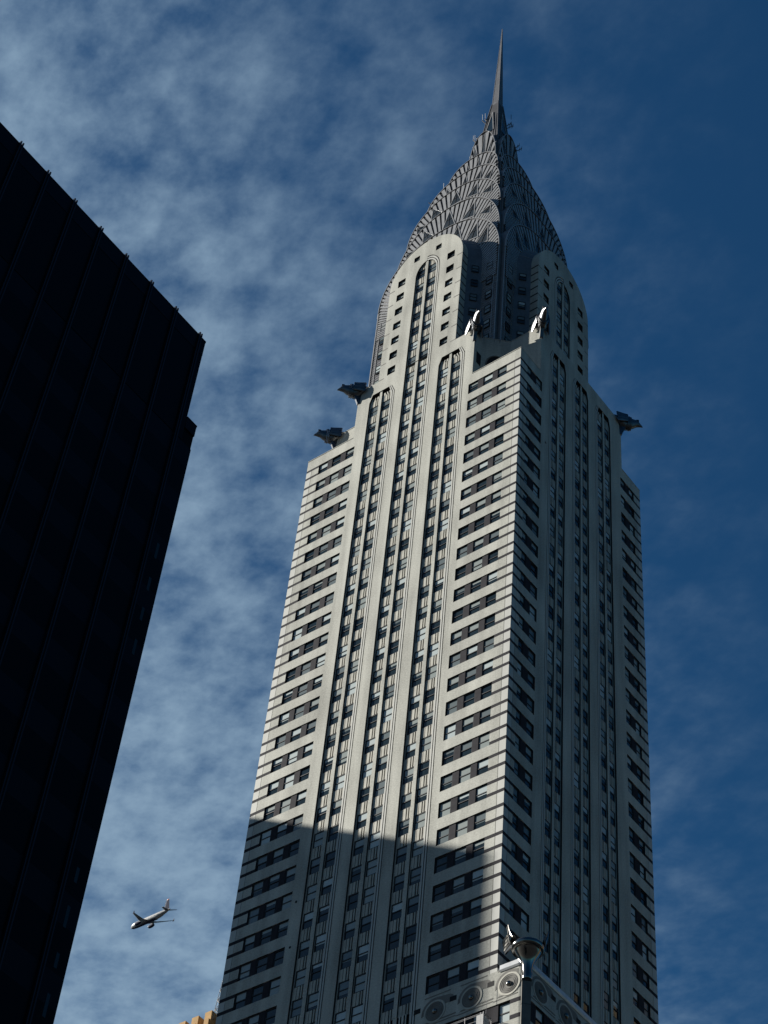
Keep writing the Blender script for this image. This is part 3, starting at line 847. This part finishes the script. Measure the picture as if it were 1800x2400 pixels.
# winged radiator-cap urn
urn = bpy.data.objects.new('winged_urn', None); COL.objects.link(urn); urn.parent = tower; urn.location = (3.0-CX, .22-CY, 0); urn['label'] = 'polished steel winged urn on the lower corner of the building'
mb = MB(); prof = [(.42, 103.5), (.46, 103.6), (.43, 103.9), (.44, 104.4), (.50, 104.9), (.62, 105.35), (.82, 105.75), (1.0, 106.05), (1.13, 106.3), (1.2, 106.48), (1.3, 106.4), (1.42, 106.52), (1.47, 106.72), (1.42, 106.92), (1.28, 107.05), (1.1, 107.15), (.8, 107.4), (.45, 107.6), (.2, 107.68), (.16, 107.9), (.05, 107.98), (.001, 108.0)]
mb.grid([[(r*math.cos(2*math.pi*i/40), r*math.sin(2*math.pi*i/40), z) for i in range(40)] for r, z in prof], 'chrome', close_u=True)
mb.build('urn', urn)
for s in (-1, 1):
    mb = MB(); dl = Vector((1, 1, 0)).normalized()*s; bk = Vector((-1, 1, 0)).normalized()
    # shoulder boss
    rows = []
    cpos = dl*1.33+bk*.1+Vector((0, 0, 107.45))
    for j in range(7):
        t = j/6; c = cpos+dl*(.45*t)+Vector((0, 0, 1.25*t*t+.25*t-.1)); r = .46*(1-.62*t)
        rows.append([c+(bk*math.cos(2*math.pi*i/12)*1.9+dl*math.sin(2*math.pi*i/12)*.5)*r for i in range(12)])
    mb.grid(rows, 'chrome', close_u=True); mb.face(rows[-1][::-1], 'chrome'); mb.face(rows[0], 'chrome')
    # feathers sweeping back towards the wall
    for j in range(5):
        a = cpos+dl*(.25-.03*j)+Vector((0, 0, .95-.34*j)); b = a+bk*(2.0-.22*j)+dl*(.35)+Vector((0, 0, .35-.1*j)); up = Vector((0, 0, .27)); o = dl*.14
        q = [a, b, b-up, a-up]; qq = [v-o for v in q]
        mb.face(q, 'chrome'); mb.face(qq[::-1], 'chrome')
        for x, y2 in ((0, 1), (1, 2), (2, 3), (3, 0)): mb.face([q[x], q[y2], qq[y2], qq[x]], 'chrome')
    mb.build('wing', urn)

# ------------------------------------------------------------------ cleaning cradle hung on the front
cr = thing('work_cradle', 'metal railed work platform with a canvas end hung low on the front wall', 'work platform', (-3, -.7, 99.2))
def cb(a, b, r=.035): fm.bar(Vector(a)-Vector((-3, -.7, 99.2)), Vector(b)-Vector((-3, -.7, 99.2)), r, 'mast', 6)
fm = MB(); x0, x1, y0, y1, z0, z1 = -6.0, -.3, -1.3, -.15, 99.3, 100.5
for z in (z1, z1-.12, z0+.55): cb((x0, y0, z), (x1, y0, z)); cb((x1, y0, z), (x1, y1, z)); cb((x0, y1, z), (x1, y1, z)); cb((x0, y0, z), (x0, y1, z))
for x in (x0, -4.1, -2.2, x1-.3, x1): cb((x, y0, z0), (x, y0, z1+.1)); cb((x, y1, z0), (x, y1, z1))
fm.build('railing', cr)
fm = MB(); fm.box((-3.0, -.6, 0), (2.7, .55, .1), 'mast'); fm.build('deck', cr)
fm = MB(); fm.box((2.0, -.63, .1), (2.68, -.61, 1.2), 'canvas'); fm.box((2.70, -.6, .1), (2.72, .2, 1.0), 'canvas'); fm.build('canvas_screen', cr)
for x in (-2.6, 2.3):
    fm = MB(); fm.bar((x, .3, 1.2), (x, .3, 5.0), .015, 'mast', 5); fm.build('cable', cr)

# ------------------------------------------------------------------ antennas on the crown
def lpl(x, y):   # picture point on the left-front / right-rear diagonal plane of the crown
    d = ray(x, y); n = Vector((1, -1, 0)); t = (Vector((CX, CY, 0))-CAM).dot(n)/d.dot(n); return CAM+d*t
def zp(x, y): return (1010+x/6.9125, 240+y/6.9125)
ANT = [([((960, 410), (830, 295)), ((960, 370), (876, 272))], [((838, 200), (838, 300)), ((882, 180), (882, 285))], 'upper left forked antenna with two pale whips beside the spire foot'),
       ([((840, 770), (684, 608)), ((850, 720), (738, 575))], [((690, 540), (690, 612)), ((716, 530), (716, 630)), ((806, 540), (806, 660))], 'lower left forked antenna with three pale whips on the crown edge'),
       ([((1190, 395), (1303, 343)), ((1195, 440), (1330, 378))], [((1300, 200), (1300, 275)), ((1303, 335), (1303, 365)), ((1330, 355), (1330, 395))], 'upper right forked antenna close under the spire'),
       ([((1270, 810), (1433, 693)), ((1280, 845), (1472, 747))], [], 'lower right forked antenna sticking out over the shaded crown'),
       ([], [((1476, 1130), (1476, 1215))], 'short dark whip aerial on the right shoulder of the crown'),
       ([], [((1806, 1648), (1806, 1775))], 'dark whip aerial low on the right edge of the shaded crown'),
       ([], [((208, 1310), (208, 1400))], 'pale whip aerial on the left edge of the crown'),
       ([((48, 1693), (-35, 1624))], [], 'thin slanted aerial rod low on the left edge of the crown')]
for arms, whips, lab in ANT:
    ps = [lpl(*zp(*p)) for a in arms+whips for p in a]; o0 = ps[0].copy()
    t = thing('rooftop_antenna', lab, 'antenna', o0, 'antennas on the steel crown')
    m_ = MB()
    for a, b in arms:
        A_, B_ = lpl(*zp(*a))-o0, lpl(*zp(*b))-o0
        m_.bar(A_, B_, .07, 'ant', 5)
        d = (B_-A_).normalized(); sd_ = d.cross(Vector((0, 0, 1))).normalized()
        for f in (() if 'slanted' in lab else (.55, .8, .97)): c = A_.lerp(B_, f); m_.bar(c-sd_*.3+Vector((0, 0, -.15)), c+sd_*.3+Vector((0, 0, .15)), .04, 'ant', 5)
    dark = 'dark' in lab or 'close under' in lab
    for a, b in whips: m_.bar(lpl(*zp(*a))-o0, lpl(*zp(*b))-o0, .045, 'ant' if dark else 'antw', 5)
    if arms: m_.build('boom', t)
    else: m_.build('rod', t)

# ------------------------------------------------------------------ the dark office tower on the left
dk = thing('office_tower', 'near black curtain wall office block cutting across the left side', 'office building', (25, -110, 0))
O_ = Vector((25, -110, 0))
DX, DY, DZ, DZ2, DY2 = 40.0, -80.0, 74.04, 68.5, -79.36
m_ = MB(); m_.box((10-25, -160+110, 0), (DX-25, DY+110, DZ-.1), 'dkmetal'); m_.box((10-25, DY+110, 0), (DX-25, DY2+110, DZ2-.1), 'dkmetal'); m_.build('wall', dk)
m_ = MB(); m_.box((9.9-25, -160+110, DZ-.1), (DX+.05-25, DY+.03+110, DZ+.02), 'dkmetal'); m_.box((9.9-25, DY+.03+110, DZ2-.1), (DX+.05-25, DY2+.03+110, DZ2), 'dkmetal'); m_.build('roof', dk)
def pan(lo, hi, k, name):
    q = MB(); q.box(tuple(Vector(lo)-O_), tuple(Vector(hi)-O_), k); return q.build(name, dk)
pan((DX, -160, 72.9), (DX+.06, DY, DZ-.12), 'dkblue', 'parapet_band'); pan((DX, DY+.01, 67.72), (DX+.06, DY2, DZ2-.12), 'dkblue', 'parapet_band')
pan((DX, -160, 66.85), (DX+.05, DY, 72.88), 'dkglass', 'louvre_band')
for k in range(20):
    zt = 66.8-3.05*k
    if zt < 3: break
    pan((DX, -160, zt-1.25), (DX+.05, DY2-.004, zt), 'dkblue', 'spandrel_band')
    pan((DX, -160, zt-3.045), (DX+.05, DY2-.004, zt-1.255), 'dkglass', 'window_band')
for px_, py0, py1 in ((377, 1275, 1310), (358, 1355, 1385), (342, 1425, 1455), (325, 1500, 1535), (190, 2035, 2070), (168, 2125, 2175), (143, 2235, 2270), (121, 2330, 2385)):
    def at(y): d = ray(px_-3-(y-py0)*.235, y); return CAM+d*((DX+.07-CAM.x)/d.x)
    a_, b_ = at(py1), at(py0); pan((DX+.051, a_.y-.12, a_.z), (DX+.058, a_.y+.02, b_.z), 'teal', 'painted_reflection')  # thin teal strips painting reflections onto the dark glass
y = -80.42; i = 0
while y > -118:
    q = MB(); x = DX-25
    q.box((x, y-.09+110, 0), (x+.15, y-.03+110, DZ+.10), 'dkfin'); q.box((x, y+.03+110, 0), (x+.15, y+.09+110, DZ+.10), 'dkfin'); q.box((x+.05, y-.03+110, 0), (x+.16, y+.03+110, DZ-.2), 'dkmetal')
    q.build('mullion', dk); y -= 1.695

# ------------------------------------------------------------------ the neighbour whose shadow climbs the front
nb = thing('stone_tower', 'plain limestone office tower outside the picture whose shadow falls on the white skyscraper', 'office building', (-103, -27, 0))
X0 = -90.0; Yc = (X0+1.2)/2; Z0 = 137.8+.584*(-33-X0)
m_ = MB(); m_.box((-12, Yc+27, 0), (X0+103, 18, Z0), 'limestone'); m_.build('wall', nb)
for k in range(45):
    m_ = MB()
    for j in range(10): m_.box((X0+103, Yc+27+1.2+j*3.3, 4+k*3.6), (X0+103+.02, Yc+27+2.8+j*3.3, 6+k*3.6), 'glass')
    m_.build('window_row', nb)

rb = thing('brick_tower', 'sunlit tan office tower across the avenue outside the picture, mirrored in the low windows', 'office building', (75, 131, 0))
m_ = MB(); m_.box((-15, -19, 0), (15, 19, 197), 'rtan'); m_.build('wall', rb)
for k in range(40):
    m_ = MB()
    for j in range(9): m_.box((-15.02, -17.5+j*4.1, 40+k*3.9), (-14.99, -15.4+j*4.1, 42+k*3.9), 'glass')
    m_.build('window_row', rb)

# ------------------------------------------------------------------ tan brick building far behind, with its mast
tb = thing('tan_building', 'distant tan brick tower top with stepped buttresses peeking over the bottom edge', 'building', (-105, 75, 0))
O2 = Vector((-105, 75, 0))
m_ = MB(); m_.box((-22, -12.6, 0), (12, 14, 171.6), 'tan'); m_.build('wall', tb)
for i in range(7):
    x = -96.2-2.6*i-(-105)
    m_ = MB(); y = 61.35-75
    m_.box((x-1.32, y, 150), (x, y+1.6, 173.9), 'tan'); m_.box((x-1.05, y-.25, 150), (x-.15, y-.003, 172.4), 'tan')
    m_.box((x-1.9, y+.55, 150), (x-1.323, y+1.5, 172.9), 'tan'); m_.box((x-2.25, y+.8, 150), (x-1.903, y+1.5, 172.2), 'tan')
    m_.build('buttress', tb)
m_ = MB(); x = 8.9+.9
m_.box((x-.4, -13.0, 150), (x+2.2, -11, 173.2), 'tan'); m_.build('buttress', tb)
ms = thing('lattice_mast', 'slim steel lattice mast rising behind the tan brick roof', 'mast', (-95.25, 62.2, 172.4))
m_ = MB()
H_ = 8.6; legs = [(-1.0, -.5), (1.0, -.5), (0, 1.1)]
def lp(i, t): a = legs[i]; s = 1-.72*t; return Vector((a[0]*s, a[1]*s, H_*t))
for i in range(3):
    m_.bar(lp(i, 0), lp(i, 1), .06, 'mast', 5, .04)
nl = 5
for k in range(nl):
    t0, t1 = k/nl, (k+1)/nl
    for i in range(3):
        j = (i+1) % 3
        m_.bar(lp(i, t1), lp(j, t1), .045, 'mast', 5); m_.bar(lp(i, t0), lp(j, t1), .04, 'mast', 5); m_.bar(lp(j, t0), lp(i, t1), .04, 'mast', 5)
m_.build('lattice', ms)
m_ = MB(); m_.bar((0, 0, H_-.3), (0, 0, H_+1.6), .05, 'mast', 6); m_.build('tip', ms)

# ------------------------------------------------------------------ airliner
PL = Vector((-712.27, 581.72, 780.08))
pl = thing('airliner', 'white twin engine passenger jet with a dark blue tail banking below the clouds', 'airplane', PL)
a, b, c = rad(175.224), rad(-5.162), rad(-22.808)
pl.rotation_euler = (c, b, a)
def ploft(mb, sec, k, n=24):
    rows = [[(x, r*math.cos(2*math.pi*i/n), zc+r*kz*math.sin(2*math.pi*i/n)) for i in range(n)] for x, zc, r, kz in sec]
    mb.grid(rows, k, close_u=True); mb.face(rows[0], k); mb.face(rows[-1][::-1], k)
m_ = MB(); ploft(m_, [(0, -.55, .05, 1), (-.4, -.5, .62, 1), (-1.2, -.35, 1.12, 1), (-2.5, -.15, 1.6, 1), (-4.2, 0, 1.9, 1.04), (-6, 0, 1.98, 1.05), (-24, 0, 1.98, 1.05), (-28, .25, 1.78, 1.05), (-32, .65, 1.25, 1.05), (-35.5, .95, .65, 1.1), (-37.5, 1.15, .22, 1)], 'plwhite')
m_.build('fuselage', pl)
m_ = MB()
for s in (-1, 1):
    for k in range(44):
        x = -5.2-.62*k
        m_.box((x-.14, s*1.985-.02, .35), (x+.14, s*1.985+.02, .72), 'black')
m_.box((-1.75, -.75, .42), (-1.35, .75, .78), 'black')
m_.build('cabin_windows', pl)
m_ = MB(); ploft(m_, [(-2.3, -.42, 1.45, 1), (-6, -.32, 1.82, 1.0), (-24, -.30, 1.84, 1.0), (-30, .2, 1.35, 1), (-35, .8, .62, 1)], 'plblue')
m_.build('belly', pl)
def wing(mb, sec, k):   # sections (y, x leading, chord, z, thickness)
    rows = []
    for y, xl, ch, z, th in sec:
        P = []
        for f, h in ((0, 0), (.12, .8), (.35, 1), (.7, .55), (1, 0), (.7, -.3), (.35, -.5), (.12, -.4)): P.append((xl-ch*f, y, z+h*th))
        rows.append(P)
    mb.grid(rows, k, close_u=True); mb.face(rows[-1], k); mb.face(rows[0][::-1], k)
for s in (-1, 1):
    m_ = MB(); wing(m_, [(s*1.2, -11.2, 7.4, -1.1, .5), (s*6.2, -14.3, 4.2, -.55, .34), (s*16.4, -20.3, 1.7, .6, .14), (s*17.0, -21.0, 1.1, .68, .08)], 'plgrey')
    wo = m_.build('wing', pl)
    m_ = MB(); m_.face([(-20.9, s*17.0, .1), (-22.6, s*17.0, .1), (-22.9, s*17.15, 1.7), (-22.2, s*17.15, 1.7)], 'plblue'); m_.face([(-20.9, s*17.06, .1), (-22.6, s*17.06, .1), (-22.9, s*17.21, 1.7), (-22.2, s*17.21, 1.7)], 'plblue'); m_.build('winglet', wo)
    m_ = MB(); n = 20
    rows = [[(x, s*5.75+r*math.cos(2*math.pi*i/n), -2.05+r*math.sin(2*math.pi*i/n)) for i in range(n)] for x, r in ((-10.9, .78), (-10.7, .98), (-11.2, 1.12), (-12.6, 1.16), (-14.0, 1.02), (-15.2, .72), (-15.9, .3))]
    m_.grid(rows[:2], 'bsteel', close_u=True); m_.grid(rows[1:3], 'bsteel', close_u=True); m_.grid(rows[2:], 'plblue', close_u=True); m_.face(rows[0], 'black'); m_.face(rows[-1], 'plgrey')
    en = m_.build('engine', pl)
    m_ = MB(); m_.box((-15.5, s*5.75-.16, -1.4), (-12.0, s*5.75+.16, -.5), 'plgrey'); m_.build('pylon', en)
    m_ = MB(); wing(m_, [(s*.4, -33.2, 3.2, 1.0, .2), (s*6.2, -36.2, 1.4, 1.5, .08)], 'plgrey'); m_.build('tailplane', pl)
m_ = MB(); rows = []
for z, xl, ch, th in ((1.4, -30.2, 6.4, .24), (2.2, -31.2, 5.5, .22), (7.4, -35.0, 2.4, .1)):
    rows.append([(xl, 0, z), (xl-ch*.3, th, z), (xl-ch, 0, z), (xl-ch*.3, -th, z)])
m_.grid(rows, 'plblue', smooth=False, close_u=True); fin = m_.build('tail_fin', pl)
m_ = MB(); m_.grid([rows[-1], [(-35.35, 0, 7.9), (-36.0, .08, 7.9), (-37.3, 0, 7.9), (-36.0, -.08, 7.9)]], 'plred', smooth=False, close_u=True); m_.face([(-35.35, 0, 7.9), (-36.0, .08, 7.9), (-37.3, 0, 7.9), (-36.0, -.08, 7.9)], 'plred'); m_.build('fin_tip', fin)
m_ = MB(); m_.bar((-30.1, 0, 1.5), (-34.9, 0, 7.6), .07, 'plwhite', 6, .04); m_.build('fin_leading_edge', fin)
